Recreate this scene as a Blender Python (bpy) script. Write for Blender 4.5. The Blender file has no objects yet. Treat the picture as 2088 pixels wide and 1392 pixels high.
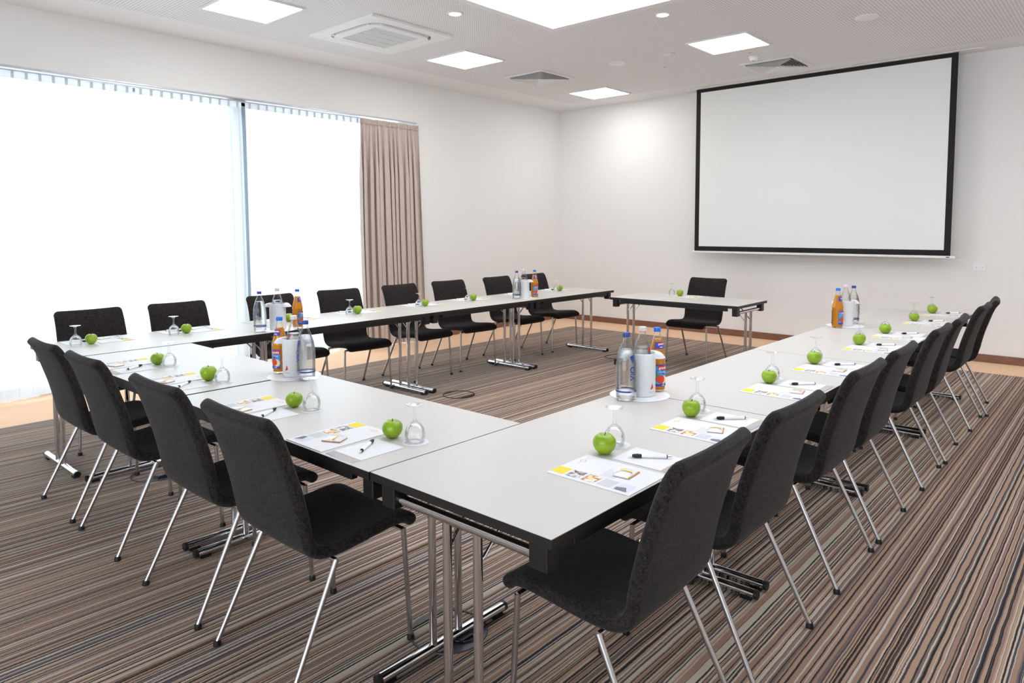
import bpy, math, random
from mathutils import Vector, Matrix, Euler
random.seed(7)
S = bpy.context.scene
C = S.collection
PI = math.pi

# ------------------------------------------------------------------ camera, world, exposure
F_PX, PITCH, YAW, ROLL, SHY = 1425.01, 0.073137, 0.729870, -0.003916, -127.945
CAM = (1.69224, -1.24182, 1.46200)
cd = bpy.data.cameras.new('camera'); cam = bpy.data.objects.new('camera', cd); C.objects.link(cam)
S.camera = cam
cd.sensor_fit = 'HORIZONTAL'; cd.sensor_width = 36.0
cd.lens = F_PX / 2088 * 36.0
cd.shift_y = SHY / 2088
cd.clip_start = 0.05
fw = Vector((-math.sin(YAW), math.cos(YAW), 0)); rt = Vector((math.cos(YAW), math.sin(YAW), 0)); up = Vector((0, 0, 1))
fF = fw * math.cos(PITCH) - up * math.sin(PITCH); uu = fw * math.sin(PITCH) + up * math.cos(PITCH)
rr = rt * math.cos(ROLL) + uu * math.sin(ROLL); u2 = -rt * math.sin(ROLL) + uu * math.cos(ROLL)
M = Matrix(((rr.x, u2.x, -fF.x, CAM[0]), (rr.y, u2.y, -fF.y, CAM[1]), (rr.z, u2.z, -fF.z, CAM[2]), (0, 0, 0, 1)))
cam.matrix_world = M

w = bpy.data.worlds.new('world'); S.world = w; w.use_nodes = True
bg = w.node_tree.nodes['Background']
bg.inputs[0].default_value = (0.86, 0.93, 1.0, 1); bg.inputs[1].default_value = 2.15
S.view_settings.view_transform = 'Standard'; S.view_settings.look = 'None'
S.view_settings.gamma = 1.0; S.view_settings.use_curve_mapping = False
S.view_settings.exposure = 1.50
S.cycles.max_bounces = 10; S.cycles.diffuse_bounces = 5; S.cycles.glossy_bounces = 4
S.cycles.transmission_bounces = 8; S.cycles.transparent_max_bounces = 24
S.cycles.caustics_reflective = False; S.cycles.caustics_refractive = False
S.cycles.sample_clamp_indirect = 6.0
PANEL_E = 5.0        # ceiling LED panels
SKYLIGHT_E = 0.95     # daylight through the opal skylight
SPOT_W = 6.0

# ------------------------------------------------------------------ materials
def lin(c):
    return tuple(((v / 255) / 12.92 if v / 255 <= 0.04045 else ((v / 255 + 0.055) / 1.055) ** 2.4) for v in c) + (1,)
def mat(name, col=(200, 200, 200), rough=0.5, metal=0.0, spec=0.5, emit=None, es=1.0, srgb=True):
    m = bpy.data.materials.new(name); m.use_nodes = True
    b = m.node_tree.nodes['Principled BSDF']
    c = lin(col) if srgb else tuple(col) + (1,)
    b.inputs['Base Color'].default_value = c
    b.inputs['Roughness'].default_value = rough; b.inputs['Metallic'].default_value = metal
    b.inputs['Specular IOR Level'].default_value = spec
    if emit:
        b.inputs['Emission Color'].default_value = lin(emit); b.inputs['Emission Strength'].default_value = es
    return m
class N:
    def __init__(s, m): s.t = m.node_tree; s.b = s.t.nodes.get('Principled BSDF'); s.out = s.t.nodes.get('Material Output')
    def n(s, ty, **k):
        x = s.t.nodes.new(ty)
        for a, v in k.items(): setattr(x, a, v)
        return x
    def l(s, a, b): s.t.links.new(a, b)
    def math(s, op, a, b=None, c=None):
        x = s.n('ShaderNodeMath', operation=op)
        for i, v in enumerate((a, b, c)):
            if v is None: continue
            if isinstance(v, (int, float)): x.inputs[i].default_value = v
            else: s.l(v, x.inputs[i])
        return x.outputs[0]
    def ramp(s, fac, stops, interp='LINEAR'):
        r = s.n('ShaderNodeValToRGB'); r.color_ramp.interpolation = interp
        e = r.color_ramp.elements
        while len(e) < len(stops): e.new(0.5)
        for i, (p, c) in enumerate(stops): e[i].position = p; e[i].color = c
        s.l(fac, r.inputs[0]); return r.outputs[0]
    def noise(s, vec, scale, detail=2.0, rough=0.5):
        x = s.n('ShaderNodeTexNoise'); x.inputs['Scale'].default_value = scale
        x.inputs['Detail'].default_value = detail; x.inputs['Roughness'].default_value = rough
        if vec is not None: s.l(vec, x.inputs['Vector'])
        return x.outputs['Fac']
    def bump(s, h, strength, dist):
        x = s.n('ShaderNodeBump'); x.inputs['Strength'].default_value = strength; x.inputs['Distance'].default_value = dist
        s.l(h, x.inputs['Height']); s.l(x.outputs[0], s.b.inputs['Normal'])
def coords(g):
    tc = g.n('ShaderNodeTexCoord'); sp = g.n('ShaderNodeSeparateXYZ'); g.l(tc.outputs['Object'], sp.inputs[0])
    return tc.outputs['Object'], sp.outputs[0], sp.outputs[1], sp.outputs[2]
def mixcol(g, fac, a, b):
    x = g.n('ShaderNodeMix', data_type='RGBA')
    if isinstance(fac, float): x.inputs[0].default_value = fac
    else: g.l(fac, x.inputs[0])
    for i, v in ((6, a), (7, b)):
        if isinstance(v, tuple): x.inputs[i].default_value = v
        else: g.l(v, x.inputs[i])
    return x.outputs[2]

# painted walls
m_wall = mat('wall_paint', (240, 240, 239), 0.85); g = N(m_wall); o, x, y, z = coords(g); g.bump(g.noise(o, 220, 3), 0.08, 0.002)
m_white = mat('white_paint', (235, 236, 236), 0.6)
m_plastic = mat('white_plastic', (242, 243, 244), 0.4)
m_greyplastic = mat('light_grey_plastic', (226, 228, 228), 0.5)
# perforated acoustic ceiling
m_ceil = mat('perforated_ceiling', (240, 240, 241), 0.8); g = N(m_ceil); o, x, y, z = coords(g)
def cell(v): return g.math('SUBTRACT', g.math('FRACT', g.math('DIVIDE', v, 0.0272)), 0.5)
cx_, cy_ = cell(x), cell(y)
d2 = g.math('ADD', g.math('MULTIPLY', cx_, cx_), g.math('MULTIPLY', cy_, cy_))
hole = g.math('LESS_THAN', d2, 0.052)
inr = g.math('MULTIPLY', g.math('GREATER_THAN', x, -4.69), g.math('LESS_THAN', y, 7.19))
# plain margin round the skylight opening
SKX0, SKX1, SKY0, SKY1 = -2.43, 1.96, 0.55, 3.945
nearx = g.math('MULTIPLY', g.math('GREATER_THAN', x, SKX0 - 0.07), g.math('LESS_THAN', x, SKX1 + 0.07))
neary = g.math('MULTIPLY', g.math('GREATER_THAN', y, SKY0 - 0.07), g.math('LESS_THAN', y, SKY1 + 0.07))
msk = g.math('MULTIPLY', inr, g.math('SUBTRACT', 1.0, g.math('MULTIPLY', nearx, neary)))
g.l(mixcol(g, g.math('MULTIPLY', hole, msk), lin((240, 240, 241)), lin((172, 173, 177))), g.b.inputs['Base Color'])
# striped carpet with plain stone-coloured border
m_floor = mat('striped_carpet', (120, 100, 90), 0.95, spec=0.1); g = N(m_floor); o, x, y, z = coords(g)
mp = g.n('ShaderNodeMapping'); mp.inputs['Scale'].default_value = (7.0, 2.2, 1); g.l(o, mp.inputs[0])
wob = g.math('MULTIPLY', g.math('SUBTRACT', g.noise(mp.outputs[0], 3.0, 3), 0.5), 0.008)
mp2 = g.n('ShaderNodeMapping'); mp2.inputs['Scale'].default_value = (60, 60, 1); g.l(o, mp2.inputs[0])
fuzz = g.math('MULTIPLY', g.math('SUBTRACT', g.noise(mp2.outputs[0], 3.0, 2), 0.5), 0.004)
xw = g.math('ADD', g.math('ADD', x, wob), fuzz)
TAN, BRN, BLK, NAV, CRM, MAU, GRY = [lin(c) for c in ((172, 141, 118), (156, 125, 106), (26, 20, 20), (62, 58, 68), (196, 184, 168), (146, 116, 104), (112, 98, 92))]
def wn1(v, off):
    w_ = g.n('ShaderNodeTexWhiteNoise', noise_dimensions='1D'); g.l(g.math('ADD', v, off), w_.inputs['W']); return w_.outputs['Value']
c0 = g.math('FLOOR', g.math('DIVIDE', xw, 0.0145))
col = g.ramp(wn1(c0, 0.3), [(0.0, BRN), (0.30, TAN), (0.56, MAU), (0.70, GRY), (0.80, TAN), (0.93, CRM)], 'CONSTANT')
def lines(col, pitch, off, wmin, wmax, stops):
    u = g.math('DIVIDE', g.math('ADD', xw, off), pitch); ci = g.math('FLOOR', u); fr = g.math('FRACT', u)
    wd = g.math('ADD', wmin, g.math('MULTIPLY', wn1(ci, 7.7), wmax - wmin))
    st = g.math('MULTIPLY', wn1(ci, 3.1), g.math('SUBTRACT', 1.0, wd))
    on = g.math('MULTIPLY', g.math('GREATER_THAN', fr, st), g.math('LESS_THAN', fr, g.math('ADD', st, wd)))
    on = g.math('MULTIPLY', on, g.math('GREATER_THAN', wn1(ci, 11.3), 0.06))
    return mixcol(g, on, col, g.ramp(wn1(ci, 5.9), stops, 'CONSTANT'))
col = lines(col, 0.0215, 0.0, 0.16, 0.38, [(0.0, BLK), (0.42, NAV), (0.74, GRY), (0.84, BLK)])
col = lines(col, 0.0330, 0.011, 0.10, 0.24, [(0.0, CRM), (0.74, BLK), (0.86, CRM)])
col = lines(col, 0.0270, 0.004, 0.08, 0.16, [(0.0, BLK), (0.35, NAV), (0.6, CRM)])
fib = g.noise(o, 900, 2, 0.7)
col = mixcol(g, 0.45, col, mixcol(g, fib, (0.02, 0.016, 0.014, 1), (0.5, 0.45, 0.4, 1))) if False else col
mul = g.n('ShaderNodeMix', data_type='RGBA', blend_type='MULTIPLY'); mul.inputs[0].default_value = 1.0
g.l(col, mul.inputs[6]); g.l(g.ramp(fib, [(0.25, (0.6, 0.6, 0.6, 1)), (0.75, (1.3, 1.3, 1.3, 1))]), mul.inputs[7])
mp3 = g.n('ShaderNodeMapping'); mp3.inputs['Scale'].default_value = (14, 1.5, 1); g.l(o, mp3.inputs[0])
brd = g.ramp(g.noise(mp3.outputs[0], 4, 4), [(0.3, lin((230, 188, 150))), (0.7, lin((238, 202, 168)))])
isc = g.math('MULTIPLY', g.math('GREATER_THAN', x, -4.50), g.math('LESS_THAN', y, 7.02))
g.l(mixcol(g, isc, brd, mul.outputs[2]), g.b.inputs['Base Color'])
g.b.inputs['Sheen Weight'].default_value = 0.12; g.b.inputs['Sheen Roughness'].default_value = 0.5
g.bump(g.math('MULTIPLY', fib, isc), 0.5, 0.004)
m_base = mat('walnut_baseboard', (128, 88, 70), 0.45); g = N(m_base); o, x, y, z = coords(g)
mp = g.n('ShaderNodeMapping'); mp.inputs['Scale'].default_value = (3, 3, 40); g.l(o, mp.inputs[0])
g.l(g.ramp(g.noise(mp.outputs[0], 3, 4), [(0.3, lin((112, 74, 58))), (0.7, lin((146, 102, 82)))]), g.b.inputs['Base Color'])
# charcoal chair fabric
m_fab = mat('charcoal_fabric', (60, 58, 58), 0.95, spec=0.15); g = N(m_fab); o, x, y, z = coords(g)
mp = g.n('ShaderNodeMapping'); mp.inputs['Scale'].default_value = (1, 1, 1); g.l(o, mp.inputs[0])
nz = g.noise(o, 260, 3, 0.75)
mpb = g.n('ShaderNodeMapping'); mpb.inputs['Scale'].default_value = (40, 300, 300); g.l(o, mpb.inputs[0])
mpc = g.n('ShaderNodeMapping'); mpc.inputs['Scale'].default_value = (300, 60, 60); g.l(o, mpc.inputs[0])
wv = g.math('MULTIPLY', g.math('ADD', g.noise(mpb.outputs[0], 1.0, 2), g.noise(mpc.outputs[0], 1.0, 2)), 0.5)
ww = g.math('ADD', g.math('MULTIPLY', nz, 0.5), g.math('MULTIPLY', wv, 0.5))
g.l(g.ramp(ww, [(0.40, lin((8, 7, 7))), (0.60, lin((56, 50, 49)))]), g.b.inputs['Base Color'])
g.b.inputs['Sheen Weight'].default_value = 0.08
g.bump(ww, 0.5, 0.0015)
m_chrome = mat('chrome', (222, 222, 226), 0.09, 1.0)
m_satin = mat('satin_steel', (178, 176, 174), 0.22, 1.0)
m_black = mat('black_plastic', (14, 13, 14), 0.45)
m_leg = mat('brushed_chrome_leg', (190, 188, 188), 0.24, 1.0)
m_edge = mat('black_table_edge', (22, 20, 20), 0.45)
m_top = mat('white_laminate', (199, 196, 190), 0.36, spec=0.4)
# paper goods
m_paper = mat('white_paper', (222, 222, 224), 0.6)
m_yellow = mat('yellow_print', (240, 208, 30), 0.6)
m_greyp = mat('grey_print', (172, 172, 173), 0.6)
m_pale = mat('pale_print', (198, 199, 203), 0.6)
m_gold = mat('gold_print', (222, 166, 50), 0.6)
m_ink = mat('thin_grey_print', (140, 140, 142), 0.6)
def pic(name, cols, sc):
    m = mat(name, (150, 150, 150), 0.6); g = N(m); o, x, y, z = coords(g)
    v = g.n('ShaderNodeTexVoronoi'); v.inputs['Scale'].default_value = sc; g.l(o, v.inputs['Vector'])
    sp = g.n('ShaderNodeSeparateXYZ'); g.l(v.outputs['Color'], sp.inputs[0])
    g.l(g.ramp(sp.outputs[0], [(i / len(cols), lin(c)) for i, c in enumerate(cols)], 'CONSTANT'), g.b.inputs['Base Color']); return m
m_pic1 = pic('print_lobby', [(120, 112, 108), (176, 170, 166), (214, 212, 210), (90, 84, 82)], 70)
m_pic2 = pic('print_breakfast', [(206, 160, 96), (232, 206, 160), (170, 120, 80), (238, 226, 206)], 75)
m_pic3 = mat('print_room_dark', (112, 112, 128), 0.6)
m_pic4 = mat('print_room_light', (204, 212, 222), 0.6)
m_foil = mat('foil_sachet', (224, 223, 220), 0.3, 0.15)
m_amber = mat('amber_sachet_back', (196, 132, 50), 0.5)
# apple
m_apple = mat('green_apple_skin', (140, 190, 24), 0.28); g = N(m_apple); o, x, y, z = coords(g)
n1 = g.noise(o, 14, 2)
c1 = g.ramp(n1, [(0.3, lin((118, 152, 12))), (0.75, lin((150, 180, 28)))])
spk = g.noise(o, 320, 1)
c2 = mixcol(g, g.ramp(spk, [(0.70, (0, 0, 0, 1)), (0.76, (0.5, 0.5, 0.5, 1))]), c1, lin((190, 206, 110)))
g.l(c2, g.b.inputs['Base Color'])
m_stem = mat('apple_stem', (86, 62, 36), 0.8)
# glass
def glassmix(name, tint, fac, ior=1.45, gl=True):
    m = bpy.data.materials.new(name); m.use_nodes = True; t = m.node_tree; t.nodes.clear(); g = N(m)
    out = g.n('ShaderNodeOutputMaterial'); tr = g.n('ShaderNodeBsdfTransparent'); tr.inputs[0].default_value = tint
    gz = g.n('ShaderNodeBsdfGlossy'); gz.inputs['Roughness'].default_value = 0.02; gz.inputs[0].default_value = (1, 1, 1, 1)
    lw = g.n('ShaderNodeFresnel'); lw.inputs[0].default_value = ior
    mx = g.n('ShaderNodeMixShader'); g.l(g.math('MULTIPLY', lw.outputs[0], 0.62), mx.inputs[0]); g.l(tr.outputs[0], mx.inputs[1]); g.l(gz.outputs[0], mx.inputs[2])
    if fac > 0:
        gs = g.n('ShaderNodeBsdfGlass'); gs.inputs['IOR'].default_value = ior; gs.inputs[0].default_value = tint
        m2 = g.n('ShaderNodeMixShader'); m2.inputs[0].default_value = fac
        g.l(mx.outputs[0], m2.inputs[1]); g.l(gs.outputs[0], m2.inputs[2]); g.l(m2.outputs[0], out.inputs[0])
    else: g.l(mx.outputs[0], out.inputs[0])
    return m
m_goblet = glassmix('clear_glass', (0.99, 0.995, 0.995, 1), 0.05, 1.40)
m_bglass = glassmix('clear_bottle_glass', (0.97, 0.985, 0.985, 1), 0.0, 1.45)
m_water = glassmix('water', (0.99, 0.993, 0.997, 1), 0.42, 1.33)
m_window = glassmix('window_glass', (0.97, 0.99, 0.99, 1), 0.0, 1.3)
m_juice = mat('apple_juice', (255, 176, 20), 0.15); g = N(m_juice)
tl = g.n('ShaderNodeBsdfTranslucent'); tl.inputs[0].default_value = (1.0, 0.50, 0.03, 1)
mj = g.n('ShaderNodeMixShader'); mj.inputs[0].default_value = 0.4; g.l(g.b.outputs[0], mj.inputs[1]); g.l(tl.outputs[0], mj.inputs[2]); g.l(mj.outputs[0], g.out.inputs[0])
g.b.inputs['Emission Strength'].default_value = 0.0
m_capblue = mat('dark_blue_cap', (44, 66, 138), 0.45)
m_capjuice = mat('bright_blue_cap', (28, 112, 214), 0.45)
m_capwhite = mat('pearl_white_cap', (214, 210, 208), 0.45)
m_red = mat('red_print', (214, 44, 36), 0.5)
m_lblue = mat('blue_label', (58, 62, 168), 0.5)
m_sky = mat('sky_blue_label', (52, 140, 214), 0.5); g = N(m_sky); o, x, y, z = coords(g)
g.l(g.ramp(g.noise(o, 60, 2), [(0.35, lin((36, 84, 176))), (0.65, lin((70, 176, 226)))]), g.b.inputs['Base Color'])
m_lred = mat('printed_apple_red', (216, 62, 40), 0.5)
m_lgreen = mat('printed_leaf_green', (92, 150, 60), 0.5)
m_lcream = mat('printed_slice_cream', (240, 214, 150), 0.5)
m_txtw = mat('white_lettering', (246, 246, 246), 0.5)
m_txtb = mat('blue_lettering', (40, 66, 150), 0.5)
m_txtg = mat('grey_lettering', (150, 150, 152), 0.5)
# frosted cooler
m_cooler = bpy.data.materials.new('frosted_plastic'); m_cooler.use_nodes = True; g = N(m_cooler)
g.b.inputs['Base Color'].default_value = (0.93, 0.94, 0.95, 1); g.b.inputs['Roughness'].default_value = 0.5
trl = g.n('ShaderNodeBsdfTranslucent'); trl.inputs[0].default_value = (0.9, 0.92, 0.94, 1)
ms = g.n('ShaderNodeMixShader'); ms.inputs[0].default_value = 0.25; g.l(g.b.outputs[0], ms.inputs[1]); g.l(trl.outputs[0], ms.inputs[2])
tr = g.n('ShaderNodeBsdfTransparent'); m3 = g.n('ShaderNodeMixShader'); m3.inputs[0].default_value = 0.05
g.l(ms.outputs[0], m3.inputs[1]); g.l(tr.outputs[0], m3.inputs[2]); g.l(m3.outputs[0], g.out.inputs[0])
# curtains
def sheer(name, tfac):
    m = bpy.data.materials.new(name); m.use_nodes = True; g = N(m)
    g.b.inputs['Base Color'].default_value = (0.9, 0.92, 0.94, 1); g.b.inputs['Roughness'].default_value = 0.9
    trl = g.n('ShaderNodeBsdfTranslucent'); trl.inputs[0].default_value = (0.93, 0.95, 0.97, 1)
    a = g.n('ShaderNodeMixShader'); a.inputs[0].default_value = 0.6; g.l(g.b.outputs[0], a.inputs[1]); g.l(trl.outputs[0], a.inputs[2])
    tr = g.n('ShaderNodeBsdfTransparent'); b = g.n('ShaderNodeMixShader'); b.inputs[0].default_value = tfac
    g.l(a.outputs[0], b.inputs[1]); g.l(tr.outputs[0], b.inputs[2]); g.l(b.outputs[0], g.out.inputs[0]); return m
m_sheer = sheer('white_voile', 0.36)
m_tape = sheer('curtain_tape', 0.04)
m_hook = sheer('pleat_tape', 0.0); N(m_hook).b.inputs['Base Color'].default_value = (0.55, 0.54, 0.55, 1)
m_taupe = mat('taupe_curtain_cloth', (198, 184, 174), 0.9, spec=0.15); g = N(m_taupe); o, x, y, z = coords(g)
mp = g.n('ShaderNodeMapping'); mp.inputs['Scale'].default_value = (60, 300, 12); g.l(o, mp.inputs[0])
g.l(g.ramp(g.noise(mp.outputs[0], 1.0, 3), [(0.3, lin((196, 181, 172))), (0.7, lin((208, 195, 186)))]), g.b.inputs['Base Color'])
m_frame = mat('blue_grey_window_frame', (146, 164, 178), 0.5)
m_rail = mat('aluminium_rail', (196, 198, 204), 0.35, 0.6)
m_panel = mat('led_diffuser', (255, 255, 255), 0.5, emit=(255, 252, 248), es=PANEL_E)
m_opal = mat('skylight_opal', (245, 246, 250), 0.5, emit=(238, 243, 255), es=SKYLIGHT_E)
m_spot = mat('downlight_lens', (255, 240, 220), 0.5, emit=(255, 226, 186), es=14)
m_screen = mat('projection_cloth', (243, 245, 244), 0.9)
m_sblack = mat('screen_black_border', (24, 22, 22), 0.8)
m_vent = mat('vent_slat', (242, 241, 238), 0.6)
m_dark = mat('vent_dark_inside', (62, 62, 64), 0.9)
m_boxmetal = mat('dark_floor_box', (58, 60, 66), 0.4, 0.3)
m_outside = mat('pale_paving', (196, 198, 200), 0.9)
m_facade = mat('pale_facade', (214, 218, 222), 0.9)
m_fwin = mat('facade_glass', (196, 204, 210), 0.7)

# ------------------------------------------------------------------ mesh helpers
class MB:
    def __init__(s): s.v = []; s.f = []; s.m = []
    def add(s, vs, fs, mi=0):
        b = len(s.v); s.v += [tuple(v) for v in vs]
        s.f += [tuple(i + b for i in f) for f in fs]; s.m += [mi] * len(fs); return s
    def box(s, x0, x1, y0, y1, z0, z1, mi=0):
        vs = [(x0, y0, z0), (x1, y0, z0), (x1, y1, z0), (x0, y1, z0), (x0, y0, z1), (x1, y0, z1), (x1, y1, z1), (x0, y1, z1)]
        return s.add(vs, [(0, 3, 2, 1), (4, 5, 6, 7), (0, 1, 5, 4), (1, 2, 6, 5), (2, 3, 7, 6), (3, 0, 4, 7)], mi)
    def tube(s, pts, r, n=12, mi=0, caps=True):
        pts = [Vector(p) for p in pts]; rings = []
        rs = r if isinstance(r, (list, tuple)) else [r] * len(pts)
        for i, p in enumerate(pts):
            a = pts[max(i - 1, 0)]; b = pts[min(i + 1, len(pts) - 1)]; t = (b - a).normalized()
            if i == 0: ref = Vector((0, 0, 1)) if abs(t.z) < 0.9 else Vector((1, 0, 0))
            u = t.cross(ref).normalized(); v = t.cross(u).normalized(); ref = v.cross(t) if False else ref
            rings.append([p + (u * math.cos(2 * PI * k / n) + v * math.sin(2 * PI * k / n)) * rs[i] for k in range(n)])
        vs = [q for r_ in rings for q in r_]; fs = []
        for i in range(len(rings) - 1):
            for k in range(n): fs.append((i * n + k, i * n + (k + 1) % n, (i + 1) * n + (k + 1) % n, (i + 1) * n + k))
        if caps: fs += [tuple(range(n - 1, -1, -1)), tuple((len(rings) - 1) * n + k for k in range(n))]
        return s.add(vs, fs, mi)
    def lathe(s, prof, n=24, mi=0, c=(0, 0, 0), cap0=True, cap1=True):
        vs = []; fs = []
        for r, z in prof:
            for k in range(n): vs.append((c[0] + r * math.cos(2 * PI * k / n), c[1] + r * math.sin(2 * PI * k / n), c[2] + z))
        for i in range(len(prof) - 1):
            for k in range(n): fs.append((i * n + k, i * n + (k + 1) % n, (i + 1) * n + (k + 1) % n, (i + 1) * n + k))
        if cap0: fs.append(tuple(range(n - 1, -1, -1)))
        if cap1: fs.append(tuple((len(prof) - 1) * n + k for k in range(n)))
        return s.add(vs, fs, mi)
    def build(s, name, mats, parent=None, smooth=False, loc=None, bevel=0):
        me = bpy.data.meshes.new(name); me.from_pydata(s.v, [], s.f); me.update()
        for m in (mats if isinstance(mats, (list, tuple)) else [mats]): me.materials.append(m)
        for p, mi in zip(me.polygons, s.m): p.material_index = mi; p.use_smooth = smooth
        o = bpy.data.objects.new(name, me); C.objects.link(o)
        if parent: o.parent = parent
        if loc: o.location = loc
        if bevel:
            b = o.modifiers.new('bevel', 'BEVEL'); b.width = bevel; b.segments = 2; b.limit_method = 'ANGLE'; b.angle_limit = 0.6
        if smooth == 'auto' or smooth:
            try: me.set_sharp_from_angle(angle=math.radians(40))
            except Exception: pass
        return o
def tag(o, label=None, cat=None, group=None, kind=None):
    if label: o['label'] = label
    if cat: o['category'] = cat
    if group: o['group'] = group
    if kind: o['kind'] = kind
    return o
def empty(name, loc=(0, 0, 0), rz=0.0):
    o = bpy.data.objects.new(name, None); C.objects.link(o); o.location = loc; o.rotation_euler = (0, 0, rz)
    o.empty_display_size = 0.1; return o
def copy_tree(o, parent=None):
    c = o.copy(); C.objects.link(c); c.parent = parent
    for ch in list(KIDS.get(o.name, [])): copy_tree(ch, c)
    return c
KIDS = {}
def index_kids():
    KIDS.clear()
    for o in bpy.data.objects:
        if o.parent: KIDS.setdefault(o.parent.name, []).append(o)
def text2d(body, size, align='CENTER', bold=0.0):
    cu = bpy.data.curves.new('lettering', 'FONT'); cu.body = body; cu.size = size; cu.align_x = align; cu.align_y = 'CENTER'
    cu.offset = bold; cu.resolution_u = 3
    o = bpy.data.objects.new('lettering', cu); C.objects.link(o); bpy.context.view_layer.update()
    dg = bpy.context.evaluated_depsgraph_get(); me = o.evaluated_get(dg).to_mesh()
    vs = [tuple(v.co) for v in me.vertices]; fs = [tuple(p.vertices) for p in me.polygons]
    o.evaluated_get(dg).to_mesh_clear(); bpy.data.objects.remove(o); bpy.data.curves.remove(cu)
    return vs, fs

# ------------------------------------------------------------------ room
HC = 3.29; XL = -5.24; YB = 7.68; XR = 4.77; YF = -5.4
WY0, WY1, WZ = -2.45, 4.705, 2.80
def struct(o): o['kind'] = 'structure'; return o
struct(MB().box(XL - 1.0, XR + 0.2, YF - 0.2, YB + 0.2, -0.15, 0.0).build('floor', m_floor))
mb = MB()
mb.box(XL - 0.4, SKX0, YF - 0.2, YB + 0.2, HC, HC + 0.06); mb.box(SKX1, XR + 0.2, YF - 0.2, YB + 0.2, HC, HC + 0.06)
mb.box(SKX0, SKX1, YF - 0.2, SKY0, HC, HC + 0.06); mb.box(SKX0, SKX1, SKY1, YB + 0.2, HC, HC + 0.06)
struct(mb.build('ceiling', m_ceil))
mb = MB()
mb.box(XL - 0.4, XL, WY1, YB + 0.2, 0, HC); mb.box(XL - 0.4, XL, WY0, WY1, WZ, HC); mb.box(XL - 0.4, XL, YF - 0.2, WY0, 0, HC)
struct(mb.build('wall_left', m_wall))
struct(MB().box(XL - 0.4, XR + 0.2, YB, YB + 0.2, 0, HC).build('wall_back', m_wall))
struct(MB().box(XR, XR + 0.2, YF - 0.2, YB, 0, HC).build('wall_right', m_wall))
mb = MB()
mb.box(XL, -1.6, YF - 0.2, YF, 0, HC); mb.box(4.2, XR, YF - 0.2, YF, 0, HC); mb.box(-1.6, 4.2, YF - 0.2, YF, 2.8, HC)
struct(mb.build('wall_front', m_wall))
# unseen glazed opening, added behind the camera so daylight fills the room
gf = MB()
for xx in (-1.6, 0.30, 2.22, 4.12): gf.box(xx, xx + 0.08, YF - 0.15, YF - 0.07, 0, 2.8)
gf.box(-1.6, 4.2, YF - 0.15, YF - 0.07, 2.72, 2.8); gf.box(-1.6, 4.2, YF - 0.15, YF - 0.07, 0, 0.08)
struct(gf.build('added_fill_window', m_frame))
struct(MB().box(XL, XR, YB - 0.016, YB, 0, 0.085).build('baseboard_back', m_base, bevel=0.003))
struct(MB().box(XL, XL + 0.016, WY1, YB - 0.016, 0, 0.085).build('baseboard_left', m_base, bevel=0.003))
struct(MB().box(XR - 0.016, XR, YF, YB - 0.016, 0, 0.085).build('baseboard_right', m_base, bevel=0.003))
# skylight: white lined well closed by an opal pane
mb = MB()
z1 = HC + 0.5
mb.box(SKX0 - 0.05, SKX0, SKY0 - 0.05, SKY1 + 0.05, HC + 0.06, z1); mb.box(SKX1, SKX1 + 0.05, SKY0 - 0.05, SKY1 + 0.05, HC + 0.06, z1)
mb.box(SKX0, SKX1, SKY0 - 0.05, SKY0, HC + 0.06, z1); mb.box(SKX0, SKX1, SKY1, SKY1 + 0.05, HC + 0.06, z1)
sky = struct(mb.build('window_2', m_white))
MB().box(SKX0 - 0.05, SKX1 + 0.05, SKY0 - 0.05, SKY1 + 0.05, z1, z1 + 0.03).build('skylight_pane', m_opal, sky)
# big window behind the sheer curtains
win = MB()
for (a, b) in ((-2.45, -2.37), (0.02, 0.10), (2.385, 2.53), (4.70, 4.735)): win.box(-5.62, -5.50, a, b, 0.0, 2.80)
win.box(-5.62, -5.50, -2.45, 4.705, 0.0, 0.09); win.box(-5.62, -5.50, -2.45, 4.705, 2.765, 2.80)
wo = struct(win.build('window_1', m_frame))
for a, b in ((-2.37, 0.02), (0.10, 2.385), (2.53, 4.66)): MB().box(-5.565, -5.555, a, b, 0.09, 2.70).build('pane', m_window, wo)
# curtain rail under the head of the opening
rl = MB().box(-5.33, XL + 0.004, WY0 + 0.01, WY1 - 0.01, 2.785, 2.7985)
rl.box(-5.300, -5.275, WY0 + 0.02, 3.84, 2.765, 2.775)
tag(rl.build('curtain_rail', m_rail), 'thin aluminium curtain rail running along the head of the tall window', 'curtain rail')

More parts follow.
